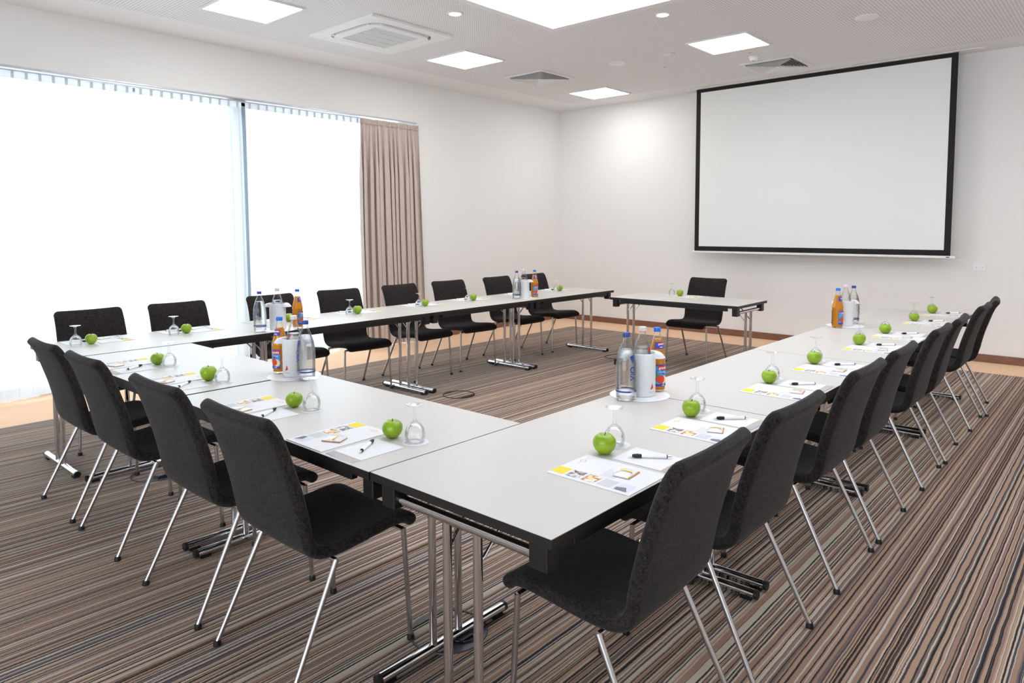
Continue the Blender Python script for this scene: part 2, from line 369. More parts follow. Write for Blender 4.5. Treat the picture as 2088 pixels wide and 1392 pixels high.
def cloth(y0, y1, z0, z1, x0, fn, ny, nz):
    mb = MB(); vs = []; fs = []
    for j in range(nz + 1):
        t = j / nz; z = z1 + (z0 - z1) * t
        for i in range(ny + 1):
            s = i / ny
            dx, dy, dz = fn(s, t)
            vs.append((x0 + dx, y0 + (y1 - y0) * s + dy, z + dz))
    for j in range(nz):
        for i in range(ny):
            a = j * (ny + 1) + i; fs.append((a, a + 1, a + ny + 2, a + ny + 1))
    return mb.add(vs, fs)
def make_sheer(y0, y1, label, ph, z0=0.02):
    L = y1 - y0; npl = max(1, round(L / 0.098))
    def fn(s, t):
        k = min(1, t * 9)
        pl = math.cos(2 * PI * s * npl)
        a = 0.004 + 0.012 * k
        big = 0.022 * min(1, t * 1.5) * math.sin(2 * PI * s * L * 1.9 + ph) + 0.012 * t * math.sin(2 * PI * s * L * 4.3 + ph * 2)
        return (a * pl * (1 - 0.45 * t) + big, 0.010 * k * math.sin(4 * PI * s * npl), 0.008 * math.sin(s * L * 9 + ph) * t)
    o = cloth(y0, y1, z0, 2.72, -5.29, fn, int(npl * 14), 30).build('sheer_curtain', m_sheer, smooth=True)
    tag(o, label, 'curtain', 'white sheer curtains over the window')
    tp = cloth(y0, y1, 2.705, 2.765, -5.285, lambda s, t: (0.005 * math.cos(2 * PI * s * npl), 0, 0), int(npl * 8), 1).build('header_tape', m_tape, o)
    for i in range(npl):
        yy = y0 + (i + 0.5) * L / npl
        MB().box(-5.277, -5.270, yy - 0.010, yy + 0.010, 2.708, 2.762).build('pleat_tab', m_hook, o)
make_sheer(-2.40, 1.315, 'white sheer curtain panel at the far left edge of the window', 0.4, 0.03)
make_sheer(1.335, 2.365, 'narrow white sheer curtain panel between the left panel and the window mullion', 1.7)
make_sheer(2.405, 3.95, 'white sheer curtain panel between the window mullion and the taupe drape', 2.9)
def fn(s, t):
    n = 12
    w_ = s + 0.014 * math.sin(s * 23) + 0.006 * math.sin(s * 61 + 2) + 0.012 * t * math.sin(s * 11)
    a = 0.009 + 0.024 * min(1, t * 4)
    c_ = math.cos(2 * PI * w_ * n)
    f = (abs(c_) ** 0.7 * (1 if c_ > 0 else -1)) * a + 0.010 * t * math.sin(2 * PI * w_ * 4.5 + 1)
    squeeze = -0.02 * math.sin(PI * t) * (1 - s) + 0.05 * t * s
    top = max(0, 1 - t * 30)
    return (f + 0.005 * math.sin(s * 240) * top + 0.030 * t + 0.03 * t * max(0, (s - 0.85) / 0.15), squeeze + 0.016 * math.sin(4 * PI * w_ * n) * min(1, t * 4), 0.006 * math.sin(s * 260) * max(0, 1 - t * 20))
dr = cloth(3.80, 4.70, 0.02, 2.760, -5.226, fn, 300, 40).build('drape', m_taupe, smooth=True)
tag(dr, 'full length gathered taupe drape hanging at the right end of the window', 'curtain')
cloth(3.80, 4.695, 2.70, 2.715, -5.212, lambda s, t: (0.009 * math.cos(2 * PI * s * 12) + 0.004 * math.sin(s * 240), 0, 0), 200, 1).build('gathering_seam', m_taupe, dr)

# outside: paving and a pale building across the way
tag(MB().box(-30, XL - 1.0, -20, 30, -0.2, -0.02).build('paving', m_outside), 'pale sunlit paving outside the tall window', 'paving', kind='structure')
fc = empty('office_building', (-19, 4, -0.2)); tag(fc, 'pale building seen faintly through the sheer curtains', 'building')
MB().box(-3, 0, -14, 12, 0, 5.2).build('wall', m_facade, fc)
for i in range(7):
    for j in range(2): MB().box(0.0, 0.03, -12 + i * 3.3, -10.2 + i * 3.3, 0.9 + j * 2.3, 2.3 + j * 2.3).build('window', m_fwin, fc)

# ------------------------------------------------------------------ ceiling fittings
def led(x0, y0, label, group='square ceiling light panels'):
    r = empty('ceiling_light', (x0 + 0.297, y0 + 0.285, HC)); tag(r, label, 'light', group)
    a = 0.297; b = 0.285
    MB().box(-a, a, -b, b, -0.006, -0.001).build('diffuser', m_panel, r)
    f = MB(); e = 0.02
    f.box(-a - e, -a, -b - e, b + e, -0.012, -0.0005); f.box(a, a + e, -b - e, b + e, -0.012, -0.0005)
    f.box(-a, a, -b - e, -b, -0.012, -0.0005); f.box(-a, a, b, b + e, -0.012, -0.0005)
    f.build('frame', m_white, r)
led(-4.175, 1.48, 'square lit ceiling panel at the top left edge of the picture')
led(-4.170, 3.940, 'square lit ceiling panel between the air conditioner and the far left vent')
led(-4.180, 6.510, 'square lit ceiling panel nearest the far left room corner')
led(-1.745, 5.250, 'square lit ceiling panel in front of the projection screen')
for (x0, y0, l) in ((1.25, 4.60, 'above the right-hand row, out of the picture'), (3.12, 6.51, 'in the far right part of the ceiling'), (3.12, 3.94, 'on the right side of the ceiling'), (3.12, 1.48, 'on the right side near the camera')):  # panels added out of view on the right to brighten the room
    led(x0, y0, 'added unseen fill panel ' + l)
def prism_ring(mb, outer, inner, z0, z1, mi=0):
    n = len(outer)
    vs = [(a, b, z0) for a, b in outer] + [(a, b, z0) for a, b in inner] + [(a, b, z1) for a, b in outer] + [(a, b, z1) for a, b in inner]
    fs = []
    for i in range(n):
        j = (i + 1) % n
        fs += [(i, i + n, j + n, j), (i + 2 * n, j + 2 * n, j + 3 * n, i + 3 * n), (i, j, j + 2 * n, i + 2 * n), (i + n, i + 3 * n, j + 3 * n, j + n)]
    mb.add(vs, fs, mi)
def rrect(a, b, r, n=8):
    p = []
    for cx_, cy_, s in ((a - r, b - r, 0), (-a + r, b - r, 1), (-a + r, -b + r, 2), (a - r, -b + r, 3)):
        for k in range(n + 1):
            t = (s + k / n) * PI / 2; p.append((cx_ + r * math.cos(t), cy_ + r * math.sin(t)))
    return p
ac = empty('ceiling_air_conditioner', (-3.752, 2.995, HC)); tag(ac, 'square white cassette air conditioner set in the ceiling', 'air conditioner')
out = rrect(0.487, 0.472, 0.004, 8)
mb = MB(); prism_ring(mb, out, rrect(0.375, 0.375, 0.15, 8), -0.022, -0.001); mb.build('fascia', m_plastic, ac)
mb = MB(); prism_ring(mb, rrect(0.375, 0.375, 0.15), rrect(0.355, 0.355, 0.145), -0.004, -0.001); mb.build('air_slot', m_black, ac)
mb = MB(); prism_ring(mb, rrect(0.352, 0.352, 0.14), rrect(0.262, 0.262, 0.01), -0.036, -0.010); mb.build('centre_cover', m_plastic, ac)
for k in range(4):
    fl = MB(); vs = []
    for i in range(13):
        s = -1 + i / 6; hw = 0.24 * s
        vs.append((hw, 0.325 + 0.030 * math.sqrt(max(0, 1 - s * s)) * 0 + 0.022 * (1 - s * s), -0.039))
    for i in range(13):
        s = -1 + i / 6; vs.append((0.24 * s, 0.300 - 0.018 * (1 - s * s) + 0.02, -0.039))
    n = 13; fl.add(vs + [(a, b, c + 0.012) for a, b, c in vs], [(i, i + 1, i + n + 1, i + n) for i in range(12)] + [(i + 26, i + n + 26, i + n + 27, i + 27) for i in range(12)] + [(i, i + 26, i + 27, i + 1) for i in range(12)] + [(i + n, i + n + 1, i + n + 27, i + n + 26) for i in range(12)])
    o = fl.build('flap', m_plastic, ac); o.rotation_euler = (0, 0, k * PI / 2)
    for s in (-1, 1):
        o = MB().box(-0.018, 0.018, -0.012, 0.012, -0.030, -0.004).build('hinge', m_greyplastic, ac)
        o.location = (math.cos(k * PI / 2) * s * 0.262 - math.sin(k * PI / 2) * 0.352, math.sin(k * PI / 2) * s * 0.262 + math.cos(k * PI / 2) * 0.352, 0); o.rotation_euler = (0, 0, k * PI / 2)
gr = MB().box(-0.262, 0.262, -0.262, 0.262, -0.024, -0.018)
for i in range(26): gr.box(-0.262, 0.262, -0.258 + i * 0.02, -0.250 + i * 0.02, -0.031, -0.024)
for i in range(3): gr.box(-0.135 + i * 0.131, -0.127 + i * 0.131, -0.262, 0.262, -0.0325, -0.024)
gr.build('grille', m_greyplastic, ac)

def vent(cx_, cy_, label):
    r = empty('ceiling_vent', (cx_, cy_, HC)); tag(r, label, 'vent', 'square ceiling air vents')
    mb = MB(); prism_ring(mb, rrect(0.305, 0.315, 0.004, 2), rrect(0.262, 0.272, 0.004, 2), -0.014, -0.001); mb.build('frame', m_white, r)
    MB().box(-0.262, 0.262, -0.272, 0.272, -0.004, -0.001).build('backing', m_dark, r)
    # four-way slatted cone: slats run parallel to each side, meeting on the diagonals, each tilted outwards
    for q in range(4):
        sl = MB(); A = Matrix.Rotation(q * PI / 2, 3, 'Z')
        for i in range(9):
            d = 0.255 - i * 0.028; hw = d
            p = [(-hw, d, -0.028), (hw, d, -0.028), (hw - 0.020, d - 0.020, -0.008), (-hw + 0.020, d - 0.020, -0.008)]
            vs = [A @ Vector(v) for v in p] + [A @ Vector((v[0], v[1] - 0.0015, v[2] + 0.002)) for v in p]
            sl.add(vs, [(0, 1, 2, 3), (7, 6, 5, 4), (0, 4, 5, 1), (2, 6, 7, 3), (1, 5, 6, 2), (0, 3, 7, 4)])
        sl.build('slats', m_vent, r)
vent(-3.852, 5.475, 'square slatted ceiling vent on the window side of the ceiling')
vent(-1.450, 6.785, 'square slatted ceiling vent in front of the projection screen')
def disc(name, x_, y_, prof, m, label, cat, group=None):
    o = MB().lathe(prof, 32).build(name, m, smooth=True, loc=(x_, y_, HC)); tag(o, label, cat, group); return o
def downlight(x_, y_, label):
    r = empty('downlight', (x_, y_, HC)); tag(r, label, 'light', 'round ceiling downlights')
    MB().lathe([(0.052, -0.001), (0.068, -0.001), (0.068, -0.006), (0.052, -0.009)], 32, cap0=False, cap1=False).build('trim_ring', m_white, r, smooth=True)
    MB().lathe([(0.052, -0.002), (0.052, -0.006)], 32).build('lens', m_spot, r)
    l = bpy.data.lights.new('downlight_lamp', 'SPOT'); l.energy = SPOT_W; l.color = (1, 0.86, 0.7); l.spot_size = 2.2; l.spot_blend = 1; l.shadow_soft_size = 0.04
    lo = bpy.data.objects.new('lamp', l); C.objects.link(lo); lo.parent = r; lo.location = (0, 0, -0.03)
downlight(-2.748, 3.005, 'small round lit downlight beside the air conditioner')
downlight(-1.452, 4.233, 'small round lit downlight nearer the projection screen')
for x_, y_, l in ((-0.165, 5.51, 'round white ceiling speaker at the upper right, over the right-hand table row'), (-2.729, 5.479, 'round white ceiling speaker between the far vent and the downlights')):
    disc('ceiling_speaker', x_, y_, [(0.095, -0.001), (0.095, -0.008), (0.080, -0.016), (0.0, -0.018)], m_plastic, l, 'speaker', 'round ceiling speakers')
sd = empty('smoke_detector', (-1.484, 6.231, HC)); tag(sd, 'white smoke detector between the light panel and the right vent', 'smoke detector')
MB().lathe([(0.052, -0.001), (0.052, -0.012), (0.046, -0.014), (0.046, -0.030), (0.038, -0.046), (0.0, -0.048)], 28).build('housing', m_plastic, sd, smooth=True)
MB().box(-0.012, 0.012, -0.004, 0.004, -0.0495, -0.047).build('sensor_slot', m_dark, sd)
disc('sprinkler_cap', -2.135, 5.515, [(0.040, -0.001), (0.040, -0.004), (0.020, -0.014), (0.0, -0.016)], m_plastic, 'small flat white ceiling cap left of the light panel near the screen', 'ceiling cap')
for x_, y_, l in ((-2.05, 5.50, 'beside the small ceiling cap'), (-2.45, 6.03, 'alone on the plain ceiling left of the screen'), (-1.45, 6.05, 'just in front of the smoke detector')):
    tag(MB().box(-0.02, 0.02, -0.006, 0.006, -0.002, -0.0005).build('ceiling_sticker', m_red, loc=(x_, y_, HC)), 'tiny red sticker on the ceiling, ' + l, 'sticker', 'red ceiling stickers')

# ------------------------------------------------------------------ projection screen and wall plate
YS = 7.45
sc = empty('projection_screen', (0, YS, 0)); tag(sc, 'large white pull-down projection screen with a black border before the far wall', 'projection screen')
x0, x1, zb, zt = -2.772, 0.205, 1.140, 3.275
MB().box(x0 + 0.062, x1 - 0.062, -0.0015, 0.0015, zb + 0.062, zt - 0.045).build('screen_surface', m_screen, sc)
f = MB(); f.box(x0, x0 + 0.062, -0.0015, 0.0015, zb, zt); f.box(x1 - 0.062, x1, -0.0015, 0.0015, zb, zt)
f.box(x0 + 0.062, x1 - 0.062, -0.0015, 0.0015, zb, zb + 0.062); f.box(x0 + 0.062, x1 - 0.062, -0.0015, 0.0015, zt - 0.045, zt)
f.build('black_border', m_sblack, sc)
MB().box(x0 - 0.03, x1 + 0.045, -0.012, 0.012, zb - 0.026, zb).build('bottom_bar', m_plastic, sc, bevel=0.004)
MB().box(x1 - 0.04, x1 - 0.005, -0.0135, -0.0118, zb - 0.018, zb - 0.009).build('maker_badge', m_black, sc)
MB().box(x0 - 0.13, x1 + 0.235, -0.035, 0.075, HC - 0.012, HC - 0.001).build('housing_flap', m_plastic, sc, bevel=0.003)
sw = empty('wall_socket', (0.441, YB, 1.016)); tag(sw, 'white double switch plate on the far wall right of the screen', 'wall plate')
MB().box(-0.062, 0.062, -0.009, 0, -0.040, 0.040).build('plate', m_plastic, sw, bevel=0.003)
for s in (-1, 1):
    MB().box(s * 0.026 - 0.022, s * 0.026 + 0.022, -0.013, -0.009, -0.026, 0.026).build('rocker', m_plastic, sw, bevel=0.002)
    MB().box(s * 0.026 - 0.004, s * 0.026 + 0.004, -0.0138, -0.013, -0.004, 0.006).build('mark', m_greyp, sw)

# ------------------------------------------------------------------ chair
def smooth_profile(pts, n):
    P = [Vector(p) for p in pts]; out = []
    m = len(P)
    for i in range(m - 1):
        p0 = P[max(i - 1, 0)]; p1 = P[i]; p2 = P[i + 1]; p3 = P[min(i + 2, m - 1)]
        for k in range(n):
            t = k / n
            out.append(0.5 * ((2 * p1) + (p2 - p0) * t + (2 * p0 - 5 * p1 + 4 * p2 - p3) * t * t + (3 * p1 - p0 - 3 * p2 + p3) * t ** 3))
    out.append(P[-1]); return out
PROF = [(-0.283, 0.887), (-0.256, 0.852), (-0.232, 0.800), (-0.205, 0.715), (-0.183, 0.640), (-0.166, 0.565), (-0.153, 0.500), (-0.135, 0.450), (-0.100, 0.425), (-0.050, 0.418),
        (0.02, 0.421), (0.10, 0.429), (0.18, 0.436), (0.235, 0.435), (0.268, 0.421), (0.288, 0.399)]
pc = smooth_profile(PROF, 5)
NC = len(pc); SPLIT = 8 * 5
def shell(i0, i1, tuck0, tuck1, round0, round1):
    rings = []
    L = [0.0]
    for i in range(i0 + 1, i1 + 1): L.append(L[-1] + (pc[i] - pc[i - 1]).length)
    tot = L[-1]
    for q, i in enumerate(range(i0, i1 + 1)):
        c = pc[i]; a = pc[max(i - 1, 0)]; b = pc[min(i + 1, NC - 1)]
        t = (b - a).normalized(); nrm = Vector((-t.y, t.x))     # towards the sitter side
        if nrm.x < 0 and c.y > 0.5: nrm = -nrm
        if c.y <= 0.5 and nrm.y < 0: nrm = -nrm
        hw = 0.2225; ht = 0.0215
        z = c.y
        if z > 0.5: hw = 0.2205 + 0.004 * math.cos((z - 0.5) * 6)
        def rnd(d, R):
            return R - math.sqrt(max(0, R * R - (R - d) ** 2)) if d < R else 0
        if round0: hw -= rnd(L[q], 0.030); ht = min(ht, math.sqrt(max(1e-6, 0.0215 ** 2 - max(0, 0.0215 - L[q] - 0.003) ** 2)))
        if round1: hw -= rnd(tot - L[q], 0.028); ht = min(ht, math.sqrt(max(1e-6, 0.0215 ** 2 - max(0, 0.0215 - (tot - L[q]) - 0.003) ** 2)))
        if tuck0 and q == 0: hw -= 0.004; ht -= 0.003
        if tuck1 and q == tot: pass
        ring = []
        nn = 28
        for k in range(nn):
            th = 2 * PI * k / nn; cs, sn = math.cos(th), math.sin(th)
            ex = 0.13
            px = hw * (abs(cs) ** ex) * (1 if cs > 0 else -1) if abs(cs) > 1e-9 else 0
            # superellipse cushion: flat faces, rounded edges
            k2 = (k + 0.5) / nn
            pass
        # explicit rounded-rectangle ring
        r = ht * 0.98
        ring = []
        for s, (sx, sy) in enumerate(((1, 1), (-1, 1), (-1, -1), (1, -1))):
            for k in range(6):
                tt = (s + k / 5) * PI / 2
                X = sx * (hw - r) + r * math.cos(tt); Y = sy * (ht - r) + r * math.sin(tt)
                ring.append((X, Y))
        # extra points across the faces for the soft lateral dish
        full = []
        for j in range(len(ring)):
            full.append(ring[j]); nx = ring[(j + 1) % len(ring)]
            if abs(nx[0] - ring[j][0]) > 0.1:
                for u in (0.2, 0.4, 0.6, 0.8): full.append((ring[j][0] + (nx[0] - ring[j][0]) * u, ring[j][1] + (nx[1] - ring[j][1]) * u))
        dish = 0.008 if c.y > 0.5 else 0.004
        rr_ = []
        for X, Y in full:
            off = Y + dish * (X / 0.21) ** 2 - dish * 0.5
            rr_.append((X, c.x + nrm.x * off, c.y + nrm.y * off))
        rings.append(rr_)
    n = len(rings[0]); vs = [v for r_ in rings for v in r_]; fs = []
    for i in range(len(rings) - 1):
        for k in range(n): fs.append((i * n + k, i * n + (k + 1) % n, (i + 1) * n + (k + 1) % n, (i + 1) * n + k))
    fs += [tuple(range(n - 1, -1, -1)), tuple((len(rings) - 1) * n + k for k in range(n))]
    return MB().add(vs, fs)
def make_chair():
    r = empty('conference_chair')
    shell(0, SPLIT + 1, False, False, True, False).build('backrest', m_fab, r, smooth=True)
    shell(SPLIT, NC - 1, True, False, False, True).build('seat', m_fab, r, smooth=True)
    for (ty, tz, fy) in ((-0.052, 0.392, -0.240), (0.226, 0.403, 0.237)):
        for s in (-1, 1):
            lg = MB().tube([(s * 0.222, ty, tz), (s * 0.239, fy, 0.014)], [0.0095, 0.0088], 14).build('leg', m_leg, r, smooth=True)
            MB().lathe([(0.0135, 0.0), (0.0135, 0.010), (0.0112, 0.020)], 14, c=(s * 0.240, fy, 0)).build('foot_cap', m_black, lg, smooth=True)
        MB().tube([(-0.2235, ty, tz - 0.003), (0.2235, ty, tz - 0.003)], 0.0085, 12).build('crossbar', m_chrome, r, smooth=True)
    MB().box(-0.12, 0.12, -0.06, 0.23, 0.396, 0.400).build('seat_plate', m_black, r)
    return r
FOLK = 'charcoal conference chairs round the tables'
chair0 = make_chair(); index_kids(); used = [False]
ORD = ['first', 'second', 'third', 'fourth', 'fifth', 'sixth', 'seventh', 'eighth']
def rowname(row, i):
    if row == 'R': return ['nearest the camera', 'second from the camera', 'third from the camera', 'fourth from the camera', 'fifth from the camera', 'third from the far end', 'second from the far end', 'at the far end'][i] + ' along the right-hand table row'
    if row == 'L': return ['nearest the left corner', 'second from the left corner', 'third from the left corner, behind a bottle group', 'fourth from the left corner', 'fourth from the far end, before the taupe drape', 'third from the far end', 'second from the far end', 'at the far end'][i] + ' of the window row'
    if row == 'F': return ['at the left end', 'second from the left', 'second from the right', 'nearest the right corner'][i] + ' of the near table row'
    return 'at the separate table below the screen'
SEATS = []
chR = [0.450, 1.072, 1.866, 2.457, 3.320, 3.896, 4.810, 5.322]
chL = [0.435, 1.050, 1.835, 2.500, 3.247, 3.892, 4.680, 5.345]
chF = [-2.450, -1.845, -1.050, -0.418]
apR = [0.610, 1.201, 1.971, 2.580, 3.386, 3.988, 4.816, 5.455]
apL = [0.263, 0.863, 1.661, 2.310, 3.074, 3.710, 4.481, 5.125]
apF = [-2.232, -1.628, -0.860, -0.221]
def place_chair(x_, y_, rz, row, i):
    o = chair0 if not used[0] else copy_tree(chair0)
    used[0] = True
    o.location = (x_, y_, 0); o.rotation_euler = (0, 0, rz)
    tag(o, 'charcoal fabric chair ' + rowname(row, i), 'chair', FOLK)
jit = [0.02, -0.015, 0.01, -0.02, 0.03, -0.01, 0.015, -0.01]
# a chair faces +Y in its own frame
for i, v in enumerate(chR): place_chair(0.62, v, PI / 2 + (0.02, -0.01, 0.0, 0.012, 0.015, 0.05, 0.01, 0.13)[i], 'R', i)
for i, v in enumerate(chL): place_chair(-3.592, v, -PI / 2 + (0.0, 0.0, 0.01, -0.085, 0.02, -0.085, -0.01, 0.0)[i], 'L', i)
for i, v in enumerate(chF): place_chair(v, 0.062, 0.0, 'F', i)
place_chair(-1.850, 5.735, PI, 'P', 0)

# ------------------------------------------------------------------ tables
TZ = 0.73
def make_table(L=1.397, W=0.697):
    r = empty('folding_table'); a, b = L / 2, W / 2
    t = MB(); t.box(-a, a, -b, b, TZ - 0.026, TZ - 0.0012, 0); t.box(-a + 0.0012, a - 0.0012, -b + 0.0012, b - 0.0012, TZ - 0.0012, TZ, 1)
    t.build('tabletop', [m_edge, m_top], r)
    for s in (-1, 1):
        MB().box(-a + 0.115, a - 0.115, s * (b - 0.030) - 0.012, s * (b - 0.030) + 0.012, TZ - 0.058, TZ - 0.026).build('side_rail', m_edge, r, bevel=0.002)
    for e in (-1, 1):
        X = e * (a - 0.045)
        MB().tube([(X, -b + 0.075, 0.655), (X, b - 0.075, 0.655)], 0.0155, 16).build('crossbar', m_chrome, r, smooth=True)
        for s in (-1, 1):
            bk = MB().box(X - 0.026, X + 0.026, s * (b - 0.058) - 0.030, s * (b - 0.058) + 0.030, 0.628, TZ - 0.026).build('hinge_block', m_black, r, bevel=0.004)
            MB().tube([(X, s * 0.060, 0.652), (X, s * 0.060, 0.032)], 0.0135, 16).build('leg_post', m_chrome, r, smooth=True)
            MB().tube([(X - e * 0.012, s * 0.060, 0.565), (X - e * 0.02, s * 0.064, 0.575), (X - e * 0.135, s * 0.075, TZ - 0.030)], 0.005, 8).build('brace', m_chrome, r, smooth=True)
        ft = MB().tube([(X, -b + 0.062, 0.026), (X, b - 0.062, 0.026)], 0.018, 16).build('foot', m_chrome, r, smooth=True)
        for s in (-1, 1):
            MB().tube([(X, s * (b - 0.062), 0.026), (X, s * (b - 0.048), 0.026)], 0.0188, 16).build('end_cap', m_black, ft, smooth=True)
            MB().box(X - 0.014, X + 0.014, s * (b - 0.095) - 0.022, s * (b - 0.095) + 0.022, 0.0, 0.012).build('foot_pad', m_black, ft)
    return r
tab0 = make_table(); index_kids(); tused = [False]
def place_table(x_, y_, rz, label):
    o = tab0 if not tused[0] else copy_tree(tab0); tused[0] = True
    o.location = (x_, y_, 0); o.rotation_euler = (0, 0, rz)
    tag(o, label, 'table', 'white folding conference tables')
for i in range(4):
    place_table(0.35, 0.003 + 0.7 + 1.4006 * i, PI / 2, 'white folding table with black edge, ' + ['at the near right corner', 'second from the camera in the right-hand row', 'third from the camera in the right-hand row', 'at the far end of the right-hand row'][i])
    place_table(-3.18, -0.006 + 0.7 + 1.4006 * i, PI / 2, 'white folding table with black edge, ' + ['at the left corner by the window', 'second from the left corner in the window row', 'third from the left corner in the window row', 'at the far end of the window row'][i])
place_table(-0.7005, 0.35, 0, 'white folding table with black edge, right half of the near row')
place_table(-2.1145, 0.35, 0, 'white folding table with black edge, left half of the near row')
place_table(-1.722, 5.245, 0.012, 'single white folding table standing apart below the projection screen')

# ------------------------------------------------------------------ place settings
PZ = TZ + 0.0003
def quad(mb, u0, u1, v0, v1, z, mi): mb.add([(u0, v0, z), (u1, v0, z), (u1, v1, z), (u0, v1, z)], [(0, 1, 2, 3)], mi)
def text_on(mb, body, size, cx_, cy_, z, mi, rot=0.0):
    vs, fs = text2d(body, size); c, s = math.cos(rot), math.sin(rot)
    mb.add([(cx_ + v[0] * c - v[1] * s, cy_ + v[0] * s + v[1] * c, z) for v in vs], fs, mi)
def ringm(mb, cx_, cy_, r0, r1, z, mi, n=24, a0=0, a1=2 * PI):
    vs = []; fs = []
    for k in range(n + 1):
        t = a0 + (a1 - a0) * k / n
        vs += [(cx_ + r0 * math.cos(t), cy_ + r0 * math.sin(t), z), (cx_ + r1 * math.cos(t), cy_ + r1 * math.sin(t), z)]
    for k in range(n): fs.append((2 * k, 2 * k + 1, 2 * k + 3, 2 * k + 2))
    mb.add(vs, fs, mi)
# local frame of a setting: origin on the table edge below the apple, +X to the sitter's right, +Y away from the sitter
def logo(mb, cx_, cy_, z, mi, s=1.0, rot=0.0):
    c, sn = math.cos(rot), math.sin(rot)
    ringm(mb, cx_, cy_, 0.0042 * s, 0.0052 * s, z, mi, 16)
    for d in (-1, 1): quad(mb, cx_ + d * 0.0105 * s - 0.0055 * s * 1, cx_ + d * 0.0105 * s + 0.0055 * s, cy_ - 0.0006, cy_ + 0.0006, z, mi)
def make_brochure():
    mb = MB(); mb.box(-0.105, 0.105, 0.0, 0.288, 0.0, 0.0022, 0); z = 0.0026
    # strip of square pictures up the left side
    for v_, mi_ in ((0.264, 1), (0.2085, 2), (0.153, 3), (0.0975, 4), (0.042, 5)):
        quad(mb, -0.090, -0.036, v_ - 0.0235, v_ + 0.0225, z, mi_)
    mb.add([(-0.090, 0.060, z + 0.0003), (-0.090, 0.0195, z + 0.0003), (-0.062, 0.036, z + 0.0003), (-0.072, 0.0635, z + 0.0003)], [(0, 1, 2, 3)], 6)
    for k in range(7): quad(mb, -0.028, 0.042 - (k % 3) * 0.008, 0.150 - k * 0.0075, 0.1508 - k * 0.0075, z, 8)
    logo(mb, 0.046, 0.262, z, 7, 2.0)
    b = mb.build('brochure', [m_paper, m_yellow, m_pic1, m_pic2, m_pale, m_pic4, m_pic3, m_gold, m_ink]); return b
def make_pad():
    r = MB(); r.box(-0.073, 0.073, 0.0, 0.205, 0.0, 0.0018, 0); z = 0.0023
    quad(r, -0.073, 0.073, 0.0, 0.028, z, 1); quad(r, -0.073, 0.073, 0.0292, 0.0312, z, 2)
    logo(r, 0.030, 0.014, z + 0.0002, 2, 1.3)
    return r.build('notepad', [m_paper, m_greyp, m_gold])
def make_pen():
    r = empty('ballpoint_pen')
    MB().tube([(-0.030, 0, 0.0062), (0.052, 0, 0.0062)], 0.0055, 16).build('barrel', m_plastic, r, smooth=True)
    MB().tube([(-0.056, 0, 0.0062), (-0.050, 0, 0.0062), (-0.040, 0, 0.0062), (-0.026, 0, 0.0062)], [0.0042, 0.0056, 0.0066, 0.0057], 16).build('grip', m_black, r, smooth=True)
    MB().tube([(-0.069, 0, 0.0062), (-0.056, 0, 0.0062)], [0.0012, 0.0036], 12).build('tip', m_chrome, r, smooth=True)
    MB().tube([(0.052, 0, 0.0062), (0.055, 0, 0.0062)], 0.0058, 16).build('collar', m_black, r, smooth=True)
    MB().tube([(0.055, 0, 0.0062), (0.068, 0, 0.0062)], [0.0028, 0.0024], 12).build('push_button', m_chrome, r, smooth=True)
    MB().box(0.010, 0.050, -0.0015, 0.0015, 0.0115, 0.0135).build('clip', m_plastic, r)
    return r
def make_sachet():
    mb = MB(); n = 8; vs = []; fs = []
    for j in range(n + 1):
        for i in range(n + 1):
            u = i / n - 0.5; v = j / n - 0.5
            h = 0.006 * math.cos(PI * u) ** 0.6 * math.cos(PI * v) ** 0.6 if abs(u) < 0.49 and abs(v) < 0.49 else 0.0
            vs.append((u * 0.070, v * 0.050, 0.002 + h + 0.0025 * abs(u) * 2))
    for j in range(n):
        for i in range(n): a = j * (n + 1) + i; fs.append((a, a + 1, a + n + 2, a + n + 1))
    m_ = len(vs)
    mb.add(vs, fs, 0)
    mb.add([(v[0], v[1], 0.0004 + (v[2] - 0.002) * 0.2) for v in vs], [tuple(reversed(f)) for f in fs], 1)
    edge = [i for i in range(n)] + [i * (n + 1) + n for i in range(n)] + [n * (n + 1) + n - i for i in range(n)] + [(n - i) * (n + 1) for i in range(n)]
    b2 = m_; fs2 = [(edge[k], edge[k] + m_, edge[(k + 1) % len(edge)] + m_, edge[(k + 1) % len(edge)]) for k in range(len(edge))]
    mb.f += fs2; mb.m += [0] * len(fs2)
    mb.box(-0.034, 0.037, -0.0285, 0.024, 0.0, 0.0018, 1)
    quad(mb, 0.002, 0.009, -0.020, 0.020, 0.0092, 2)
    return mb.build('sugar_sachet', [m_foil, m_amber, m_yellow], smooth=True)
